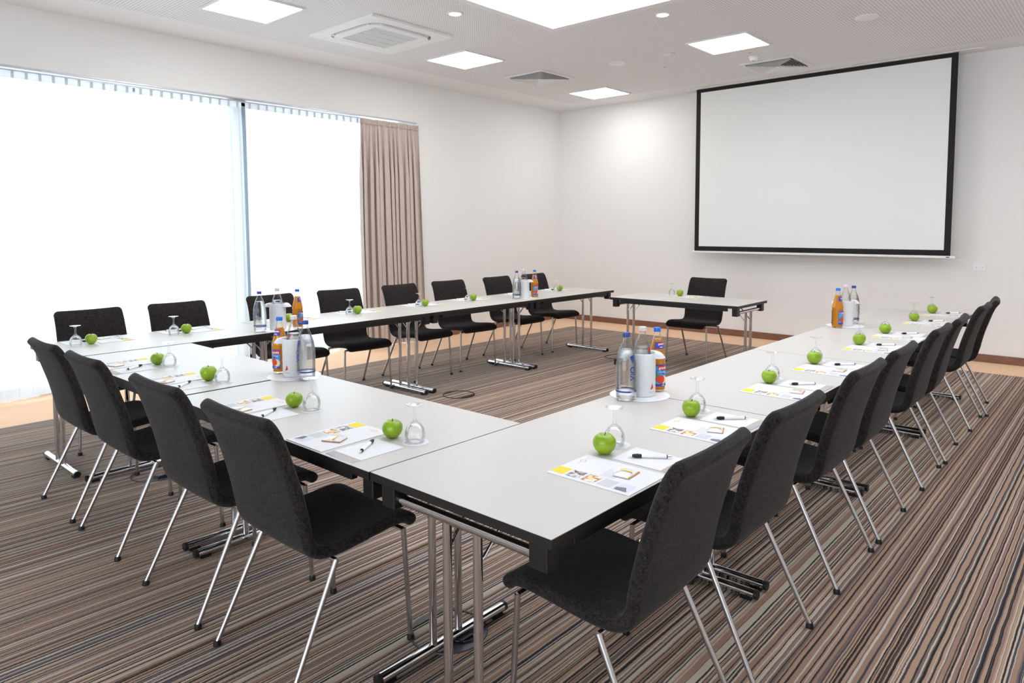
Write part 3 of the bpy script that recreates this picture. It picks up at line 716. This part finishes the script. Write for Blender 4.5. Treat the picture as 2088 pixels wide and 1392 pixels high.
def make_apple():
    r = empty('green_apple'); n = 28; prof = []
    R = 0.037
    for k in range(21):
        t = -PI / 2 + PI * k / 20
        rad = R * math.cos(t) * (1 + 0.10 * math.sin(t))
        zz = 0.0335 + 0.036 * math.sin(t)
        if t > PI / 2 * 0.55: zz -= 0.012 * ((t - PI / 2 * 0.55) / (PI / 2 * 0.45)) ** 2
        if t < -PI / 2 * 0.7: zz += 0.006 * ((-t - PI / 2 * 0.7) / (PI / 2 * 0.3)) ** 2
        prof.append((max(rad, 0.0004), zz))
    mb = MB(); vs = []; fs = []
    for i, (rad, zz) in enumerate(prof):
        for k in range(n):
            a = 2 * PI * k / n
            lob = 1 + 0.018 * math.cos(5 * a) * (abs(zz - 0.033) / 0.036) + 0.015 * math.cos(a)
            vs.append((rad * lob * math.cos(a), rad * lob * math.sin(a), zz + 0.0015 * math.cos(5 * a) * (rad / R)))
    for i in range(20):
        for k in range(n): fs.append((i * n + k, i * n + (k + 1) % n, (i + 1) * n + (k + 1) % n, (i + 1) * n + k))
    fs += [tuple(range(n - 1, -1, -1)), tuple(20 * n + k for k in range(n))]
    zmin = min(v[2] for v in vs); vs = [(a, b, c - zmin) for a, b, c in vs]
    mb.add(vs, fs).build('fruit', m_apple, r, smooth=True)
    MB().tube([(0, 0, 0.052), (0.001, 0, 0.062), (0.004, 0.001, 0.071)], [0.0013, 0.0012, 0.0017], 8).build('stem', m_stem, r, smooth=True)
    return r
def make_goblet():
    # upside-down goblet standing on its rim
    r = empty('goblet')
    outer = [(0.0305, 0.0), (0.0335, 0.010), (0.0355, 0.022), (0.0350, 0.034), (0.0315, 0.046), (0.0250, 0.057), (0.0160, 0.065), (0.0085, 0.071)]
    inner = [(0.0, 0.0625), (0.0130, 0.0600), (0.0225, 0.0545), (0.0295, 0.0445), (0.0335, 0.033), (0.0340, 0.022), (0.0321, 0.010), (0.0292, 0.0)]
    MB().lathe(outer + [(0.0, 0.0722)], 32, cap0=False, cap1=False).add([], []).build('bowl', m_goblet, r, smooth=True)
    MB().lathe([(max(a, 0.0003), b) for a, b in inner], 32, cap0=False, cap1=False).build('bowl_inside', m_goblet, r, smooth=True)
    MB().lathe([(0.0085, 0.071), (0.0048, 0.080), (0.0040, 0.098), (0.0048, 0.114), (0.0085, 0.121), (0.0003, 0.1215)], 20, cap0=False, cap1=False).build('stem', m_goblet, r, smooth=True)
    MB().lathe([(0.0085, 0.121), (0.0200, 0.1252), (0.0310, 0.1275), (0.0315, 0.1288), (0.0200, 0.1292), (0.0003, 0.1290)], 32, cap0=False, cap1=False).build('base', m_goblet, r, smooth=True)
    return r
def make_coaster():
    mb = MB(); n = 40; vs = [(0, 0, 0.0008)]; 
    for k in range(n):
        a = 2 * PI * k / n; rr_ = 0.0455 + 0.0012 * math.cos(20 * a); vs.append((rr_ * math.cos(a), rr_ * math.sin(a), 0.0008))
    fs = [(0, 1 + k, 1 + (k + 1) % n) for k in range(n)]
    mb.add(vs, fs, 0); mb.add([(a, b, 0.0) for a, b, c in vs], [tuple(reversed(f)) for f in fs], 0)
    mb.f += [(1 + k, n + 2 + k, n + 2 + (k + 1) % n, 1 + (k + 1) % n) for k in range(n)]; mb.m += [0] * n
    logo(mb, 0, -0.012, 0.0011, 1, 1.6)
    return mb.build('paper_coaster', [m_paper, m_gold])
protos = {'brochure': make_brochure(), 'notepad': make_pad(), 'pen': make_pen(), 'sachet': make_sachet(), 'apple': make_apple(), 'goblet': make_goblet(), 'coaster': make_coaster()}
index_kids(); fresh = set(protos)
INFO = {'brochure': ('white brochure with yellow square', 'brochure', 'white brochures at the seats'),
        'notepad': ('white notepad with grey footer', 'notepad', 'notepads at the seats'),
        'pen': ('white pen with black grip', 'pen', 'pens at the seats'),
        'sachet': ('small foil sachet', 'sachet', 'foil sachets at the seats'),
        'apple': ('green apple', 'apple', 'green apples at the seats'),
        'goblet': ('upturned clear goblet', 'glass', 'upturned goblets at the seats'),
        'coaster': ('round paper coaster', 'coaster', 'paper coasters at the seats')}
def put(kind, loc, rz, row, i, extra=''):
    p = protos[kind]
    if kind in fresh: fresh.discard(kind); o = p
    else: o = copy_tree(p)
    o.location = loc; o.rotation_euler = (0, 0, rz)
    d, cat, grp = INFO[kind]
    tag(o, d + ' ' + rowname(row, i).replace(', behind a bottle group', '').replace(', before the taupe drape', ''), cat, grp)
    return o
def setting(ox, oy, rz, row, i):
    c, s = math.cos(rz), math.sin(rz)
    def W(u, v, z=PZ): return (ox + u * c - v * s, oy + u * s + v * c, z)
    rj = lambda a: random.uniform(-a, a)
    dv = 0.0
    if row == 'P': av = 0.180; gv = (0.115, 0.140)
    else: av = 0.266; gv = (0.094, 0.289)
    b = rj(0.02) if (row, i) not in (('R', 0), ('F', 3)) else 0.01
    put('brochure', W(-0.152 + rj(0.004), 0.006 + abs(rj(0.004))), rz + b * 0.6, row, i)
    put('notepad', W(0.046, 0.014), rz + rj(0.01), row, i)
    put('sachet', W(-0.115 + rj(0.01), 0.105 + rj(0.01), PZ + 0.0030), rz + PI / 2 * 0 + rj(0.25) + (0.15 if row == 'R' else 0.4), row, i)
    pa = {'R': (0.052, 0.128, -math.atan2(0.105, 0.092) + PI * 0), 'F': (0.026, 0.140, 0), 'L': (0.030, 0.130, 0), 'P': (0.03, 0.09, 0)}[row]
    ang = math.atan2(-0.101, 0.093) if row == 'R' else math.atan2(-0.103, 0.083)
    put('pen', W(pa[0], pa[1], PZ + 0.0024), rz + ang + rj(0.12), row, i)
    put('coaster', W(gv[0] + 0.008, gv[1] - 0.004), rz + rj(0.4), row, i)
    put('goblet', W(gv[0], gv[1], PZ + 0.0012), 0, row, i)
    a = put('apple', W(0, av, PZ + (0.0022 if row == 'P' else 0.0)), random.uniform(0, 6), row, i)
    k = random.uniform(0.93, 1.05); 
    if row == 'R' and i == 0: k = 1.03
    a.scale = (k, k, k * random.uniform(0.95, 1.04))
for i, v in enumerate(apR): setting(0.70, v, PI / 2, 'R', i)
for i, v in enumerate(apF): setting(v, 0.0, 0.0, 'F', i)
for i, v in enumerate(apL): setting(-3.53, v, -PI / 2, 'L', i)
setting(-1.887, 5.594, PI, 'P', 0)

# ------------------------------------------------------------------ bottles
def interp(prof, z):
    for (r0, z0), (r1, z1_) in zip(prof, prof[1:]):
        if z0 <= z <= z1_ and z1_ > z0: return r0 + (r1 - r0) * (z - z0) / (z1_ - z0)
    return prof[-1][0]
def wrap(mb, vs, fs, prof, ang, off, mi, z0=0.0, s0=0.0, ref=None):
    out = []
    for v in vs:
        z = z0 + v[1]; r = interp(prof, z) + off; R = ref or r; a = ang + (s0 + v[0]) / R
        out.append((r * math.cos(a), r * math.sin(a), z))
    mb.add(out, fs, mi)
def patch(mb, prof, ang, s0, s1, z0, z1, off, mi, n=14, nz=4, ref=None):
    vs = []; fs = []
    for j in range(nz + 1):
        for i in range(n + 1): vs.append((s0 + (s1 - s0) * i / n, (z1 - z0) * j / nz))
    for j in range(nz):
        for i in range(n): a = j * (n + 1) + i; fs.append((a, a + 1, a + n + 2, a + n + 1))
    wrap(mb, vs, fs, prof, ang, off, mi, z0, 0.0, ref)
def disc2(cx_, cy_, rx, ry, n=24, m_=5):
    vs = [(cx_, cy_)]; fs = []
    for j in range(1, m_ + 1):
        for k in range(n):
            lob = 1 - 0.10 * max(0, math.sin(2 * PI * k / n)) ** 8 * (j / m_)
            vs.append((cx_ + rx * j / m_ * math.cos(2 * PI * k / n), cy_ + ry * j / m_ * math.sin(2 * PI * k / n) * lob))
    for k in range(n): fs.append((0, 1 + k, 1 + (k + 1) % n))
    for j in range(m_ - 1):
        for k in range(n): a = 1 + j * n; fs.append((a + k, a + n + k, a + n + (k + 1) % n, a + (k + 1) % n))
    return vs, fs
WATER = [(0.036, 0.0), (0.041, 0.004), (0.0425, 0.012), (0.0430, 0.030), (0.0445, 0.080), (0.0448, 0.120), (0.0430, 0.155), (0.0375, 0.190), (0.0290, 0.218), (0.0205, 0.238), (0.0150, 0.250), (0.0140, 0.262), (0.0138, 0.276)]
JUICE = [(0.033, 0.0), (0.0365, 0.004), (0.0375, 0.014), (0.0375, 0.138), (0.0395, 0.142), (0.0395, 0.147), (0.0375, 0.152), (0.0365, 0.160), (0.0300, 0.190), (0.0225, 0.222), (0.0165, 0.246), (0.0140, 0.260), (0.0138, 0.274)]
MINI = [(0.034, 0.0), (0.0385, 0.006), (0.0390, 0.140), (0.0375, 0.180), (0.0320, 0.212), (0.0230, 0.240), (0.0160, 0.256), (0.0140, 0.268), (0.0138, 0.284)]
def fill(prof, top, off=0.0022):
    p = [(max(0.0005, interp(prof, 0.006) - off) * 0.6, 0.006), (interp(prof, 0.010) - off, 0.010)]
    p += [(a - off, b) for a, b in prof if 0.012 < b < top]; p.append((interp(prof, top) - off, top)); return p
def cap(r, z0, h, R, m, par):
    MB().lathe([(R * 0.96, z0), (R, z0 + 0.001), (R, z0 + h - 0.002), (R * 0.93, z0 + h)], 28).build('cap', m, par, smooth=True)
T_VIO = text2d('ViO', 0.036, bold=0.0006); T_STILL = text2d('STILL', 0.009, bold=0.0002); T_GR = text2d('granini', 0.0155, bold=0.0004); T_FR = text2d('Fruchtsaft', 0.0085, bold=0.0001); T_AP = text2d('APFEL', 0.006, bold=0.0002)
T_GR2 = text2d('granini', 0.0115, bold=0.0003)
def rot90(t): return [(-v[1], v[0]) for v in t[0]], t[1]
def water_bottle(x_, y_, ang, label):
    r = empty('water_bottle', (x_, y_, TZ + 0.0022)); tag(r, label, 'bottle', 'water bottles with blue caps')
    MB().lathe(WATER, 32).build('bottle_glass', m_bglass, r, smooth=True)
    MB().lathe(fill(WATER, 0.215), 32).build('water', m_water, r, smooth=True)
    cap(r, 0.268, 0.018, 0.0158, m_capblue, r)
    mb = MB(); patch(mb, WATER, ang, -0.13, 0.13, 0.036, 0.043, 0.0006, 0, 48, 1)
    wrap(mb, T_STILL[0], T_STILL[1], WATER, ang, 0.0012, 1, 0.0395)
    mb.build('blue_band', [m_txtb, m_txtw], r)
    mb = MB()
    vs, fs = rot90(T_VIO); wrap(mb, vs, fs, WATER, ang, 0.0007, 0, 0.118)
    d = [(0.0, -0.020), (-0.011, 0.006), (-0.006, 0.013), (0.009, 0.015), (0.011, 0.002), (0.006, -0.012)]
    wrap(mb, d, [tuple(range(6))], WATER, ang, 0.0007, 0, 0.178)
    mb.build('lettering', [m_txtb, m_txtw], r)
def juice_bottle(x_, y_, ang, label, full=0.232):
    r = empty('juice_bottle', (x_, y_, TZ + 0.0022)); tag(r, label, 'bottle', 'orange coloured juice bottles')
    MB().lathe(JUICE, 32).build('bottle_glass', m_bglass, r, smooth=True)
    MB().lathe(fill(JUICE, full, 0.0014), 32).build('juice', m_juice, r, smooth=True)
    cap(r, 0.266, 0.018, 0.0160, m_capjuice, r)
    for k, aa in enumerate((ang, ang + PI)):
        mb = MB()
        patch(mb, JUICE, aa, -0.034, 0.034, 0.026, 0.122, 0.0006, 0)
        patch(mb, JUICE, aa, -0.032, 0.032, 0.036, 0.118, 0.0010, 1)
        patch(mb, JUICE, aa, -0.016, 0.034, 0.099, 0.117, 0.0014, 2)
        wrap(mb, T_GR[0], T_GR[1], JUICE, aa, 0.0018, 3, 0.108, 0.008, 0.04)
        wrap(mb, T_FR[0], T_FR[1], JUICE, aa, 0.0014, 3, 0.090, 0.006, 0.04)
        v, f = disc2(-0.018, 0.0, 0.010, 0.008); wrap(mb, v, f, JUICE, aa, 0.0013, 5, 0.072)
        v, f = disc2(0.014, 0.0, 0.018, 0.019); wrap(mb, v, f, JUICE, aa, 0.0014, 6, 0.056)
        v, f = disc2(-0.004, 0.0, 0.021, 0.019); wrap(mb, v, f, JUICE, aa, 0.0018, 4, 0.058)
        patch(mb, JUICE, aa, -0.034, 0.034, 0.026, 0.036, 0.0020, 0)
        wrap(mb, T_AP[0], T_AP[1], JUICE, aa, 0.0025, 3, 0.031, 0.010)
        mb.build('label', [m_lblue, m_sky, m_red, m_txtw, m_lred, m_lgreen, m_lcream], r)
    mb = MB()
    patch(mb, JUICE, ang, -0.026, 0.026, 0.192, 0.222, 0.0006, 0, ref=0.027)
    patch(mb, JUICE, ang, -0.010, 0.022, 0.208, 0.218, 0.0012, 1, ref=0.027)
    wrap(mb, T_GR2[0], T_GR2[1], JUICE, ang, 0.0016, 2, 0.213, 0.006, 0.027)
    wrap(mb, T_AP[0], T_AP[1], JUICE, ang, 0.0014, 2, 0.199, 0.004, 0.027)
    mb.build('neck_label', [m_lblue, m_red, m_txtw], r)
CB = [(0.0560, 0.0), (0.0575, 0.003), (0.0575, 0.185)]
def cooler(x_, y_, ear, tri, label, blabel):
    z0 = TZ + 0.0022
    r = empty('bottle_cooler', (x_, y_, z0)); tag(r, label, 'bottle cooler', 'frosted bottle coolers')
    MB().lathe([(0.053, 0.0), (0.0560, 0.002), (0.0575, 0.006), (0.0575, 0.178), (0.0590, 0.185), (0.0570, 0.187), (0.0545, 0.180), (0.0545, 0.006), (0.0, 0.005)], 40, cap1=False).build('sleeve', m_cooler, r, smooth=True)
    for s in (0, PI):
        vs = []; fs = []; n = 14; m_ = 5
        for j in range(m_ + 1):
            for i in range(n + 1):
                t = (i / n - 0.5) * 1.9; u = j / m_
                ext = 0.042 * math.cos(t / 1.9 * PI) ** 0.6 if abs(t) < 0.949 else 0
                R = 0.0575 + ext * u; a = ear + s + t * (1 - 0.35 * u)
                vs.append((R * math.cos(a), R * math.sin(a), 0.184 + 0.008 * math.sin(u * PI) - 0.018 * u * u))
        b = len(vs); vs += [(a, c, d - 0.0025) for a, c, d in vs]
        for j in range(m_):
            for i in range(n):
                a = j * (n + 1) + i; fs.append((a, a + 1, a + n + 2, a + n + 1)); fs.append((a + b, a + n + 1 + b, a + n + 2 + b, a + 1 + b))
        for i in range(n): a = m_ * (n + 1) + i; fs.append((a, a + 1, a + 1 + b, a + b))
        MB().add(vs, fs).build('handle_lip', m_cooler, r, smooth=True)
    mb = MB()
    wrap(mb, [(-0.009, 0.0), (0.008, 0.006), (0.003, 0.030)], [(0, 1, 2)], CB, tri, 0.0012, 0, 0.032)
    mb.build('red_emblem', m_red, r)
    mb = MB()
    vs, fs = text2d('APOLLINARIS', 0.0055); wrap(mb, vs, fs, CB, tri, 0.0006, 0, 0.022)
    mb.build('lettering', m_txtg, r)
    q = empty('mineral_water_bottle', (x_, y_, z0 + 0.0062)); tag(q, blabel, 'bottle', 'mineral water bottles standing in coolers')
    MB().lathe(MINI, 32).build('bottle_glass', m_bglass, q, smooth=True)
    MB().lathe(fill(MINI, 0.205), 32).build('water', m_water, q, smooth=True)
    cap(q, 0.273, 0.020, 0.0165, m_capwhite, q)
    MB().lathe([(0.0160, 0.2715), (0.0160, 0.2735)], 28).build('seal_ring', m_red, q, smooth=True)
    mb = MB(); wrap(mb, [(-0.006, 0.0), (0.007, 0.004), (0.002, 0.026)], [(0, 1, 2)], MINI, tri, 0.0006, 0, 0.186); mb.build('print', m_red, q)
def tray(x_, y_, label):
    mb = MB().lathe([(0.118, 0.0), (0.128, 0.0), (0.130, 0.0012), (0.118, 0.0018)], 48)
    ang = math.atan2(CAM[1] - y_, CAM[0] - x_)
    vs, fs = text2d('APOLLINARIS', 0.012); out = []
    for v in vs:
        a = ang + v[0] / 0.105; rr_ = 0.105 - v[1]; out.append((rr_ * math.cos(a), rr_ * math.sin(a), 0.0022))
    mb.add(out, fs, 1)
    tag(mb.build('bottle_tray', [m_plastic, m_txtg], loc=(x_, y_, TZ + 0.0002)), label, 'tray', 'round white bottle mats')
def camang(x_, y_, deg): return math.atan2(CAM[1] - y_, CAM[0] - x_) + math.radians(deg)
RT = YAW  # direction of image right
sets = [('on the right-hand row near the camera', (0.100, 1.262), 40, (0.108, 1.377), (0.115, 1.490), 32, (0.098, 1.375), 46),
        ('on the near row beside its table joint', (-1.290, 0.590), -56, (-1.410, 0.600), (-1.528, 0.590), -50, (-1.410, 0.595), -42),
        ('on the window row at the left', (-2.925, 1.235), -50, (-2.945, 1.385), (-2.900, 1.520), 55, (-2.930, 1.380), 140),
        ('at the far end of the window row', (-3.040, 4.120), 150, (-3.050, 4.245), (-3.015, 4.375), 30, (-3.04, 4.245), 170),
        ('at the far end of the right-hand row', (0.125, 4.345), 140, (0.110, 4.205), (0.096, 4.075), 62, (0.110, 4.210), 75)]
for (where, wp, wd, cp, jp, jd, tp, td) in sets:
    water_bottle(wp[0], wp[1], camang(*wp, wd), 'clear water bottle with a dark blue cap ' + where)
    cooler(cp[0], cp[1], RT, camang(*cp, td), 'frosted white bottle cooler ' + where, 'white-capped water bottle in the cooler ' + where)
    juice_bottle(jp[0], jp[1], camang(*jp, jd), 'orange juice bottle with bright blue cap ' + where)
    tray(tp[0], tp[1], 'round white mat under the bottles ' + where)

# ------------------------------------------------------------------ floor outlets
def floor_box(x_, y_, label, opened=False, rz=0.0):
    r = empty('floor_outlet', (x_, y_, 0), rz); tag(r, label, 'floor outlet', 'round floor outlet boxes')
    n = 48; mb = MB(); R = 0.142
    vs = []; fs = []
    for k in range(n):
        a = 2 * PI * k / n
        X = R * math.cos(a); Y = R * math.sin(a)
        xi = max(-0.108, min(0.090, X * 0.945)); yi = Y * 0.945      # the lid is a disc with two straight sides
        vs += [(X, Y, 0.0), (X * 0.99, Y * 0.99, 0.0045), (xi, yi, 0.0045), (xi, yi, 0.001)]
    for k in range(n):
        a = 4 * k; b = 4 * ((k + 1) % n)
        fs += [(a, b, b + 1, a + 1), (a + 1, b + 1, b + 2, a + 2), (a + 2, b + 2, b + 3, a + 3)]
    mb.add(vs, fs).build('rim', m_boxmetal if opened else m_black, r)
    if opened:
        MB().box(0.02, 0.095, -0.07, 0.07, 0.001, 0.004).build('socket_plate', m_boxmetal, r)
        MB().box(0.07, 0.098, -0.030, 0.030, 0.004, 0.016).build('latch', m_black, r)
        MB().tube([(0.06, -0.04, 0.008), (0.10, -0.02, 0.01), (0.12, 0.03, 0.008), (0.09, 0.07, 0.008)], 0.003, 8).build('cable', m_black, r, smooth=True)
    return r
floor_box(-0.110, 0.420, 'open round floor outlet under the near right table', True)
floor_box(-2.690, 2.950, 'round floor outlet ring on the open carpet inside the tables')
floor_box(-2.640, 5.370, 'round floor outlet near the foot of the far window-row table')
floor_box(-2.620, 0.385, 'round floor outlet under the left near table, half hidden by chairs', True)
cb = MB().tube([(-2.55, 5.25, 0.006), (-2.50, 5.18, 0.008), (-2.48, 5.12, 0.02)], 0.005, 8)
cb.tube([(-2.487, 5.135, 0.018), (-2.478, 5.10, 0.018)], 0.017, 12)
tag(cb.build('plug_cable', m_black, smooth=True), 'short black cable with a plug on the carpet beside the far floor outlet', 'cable')
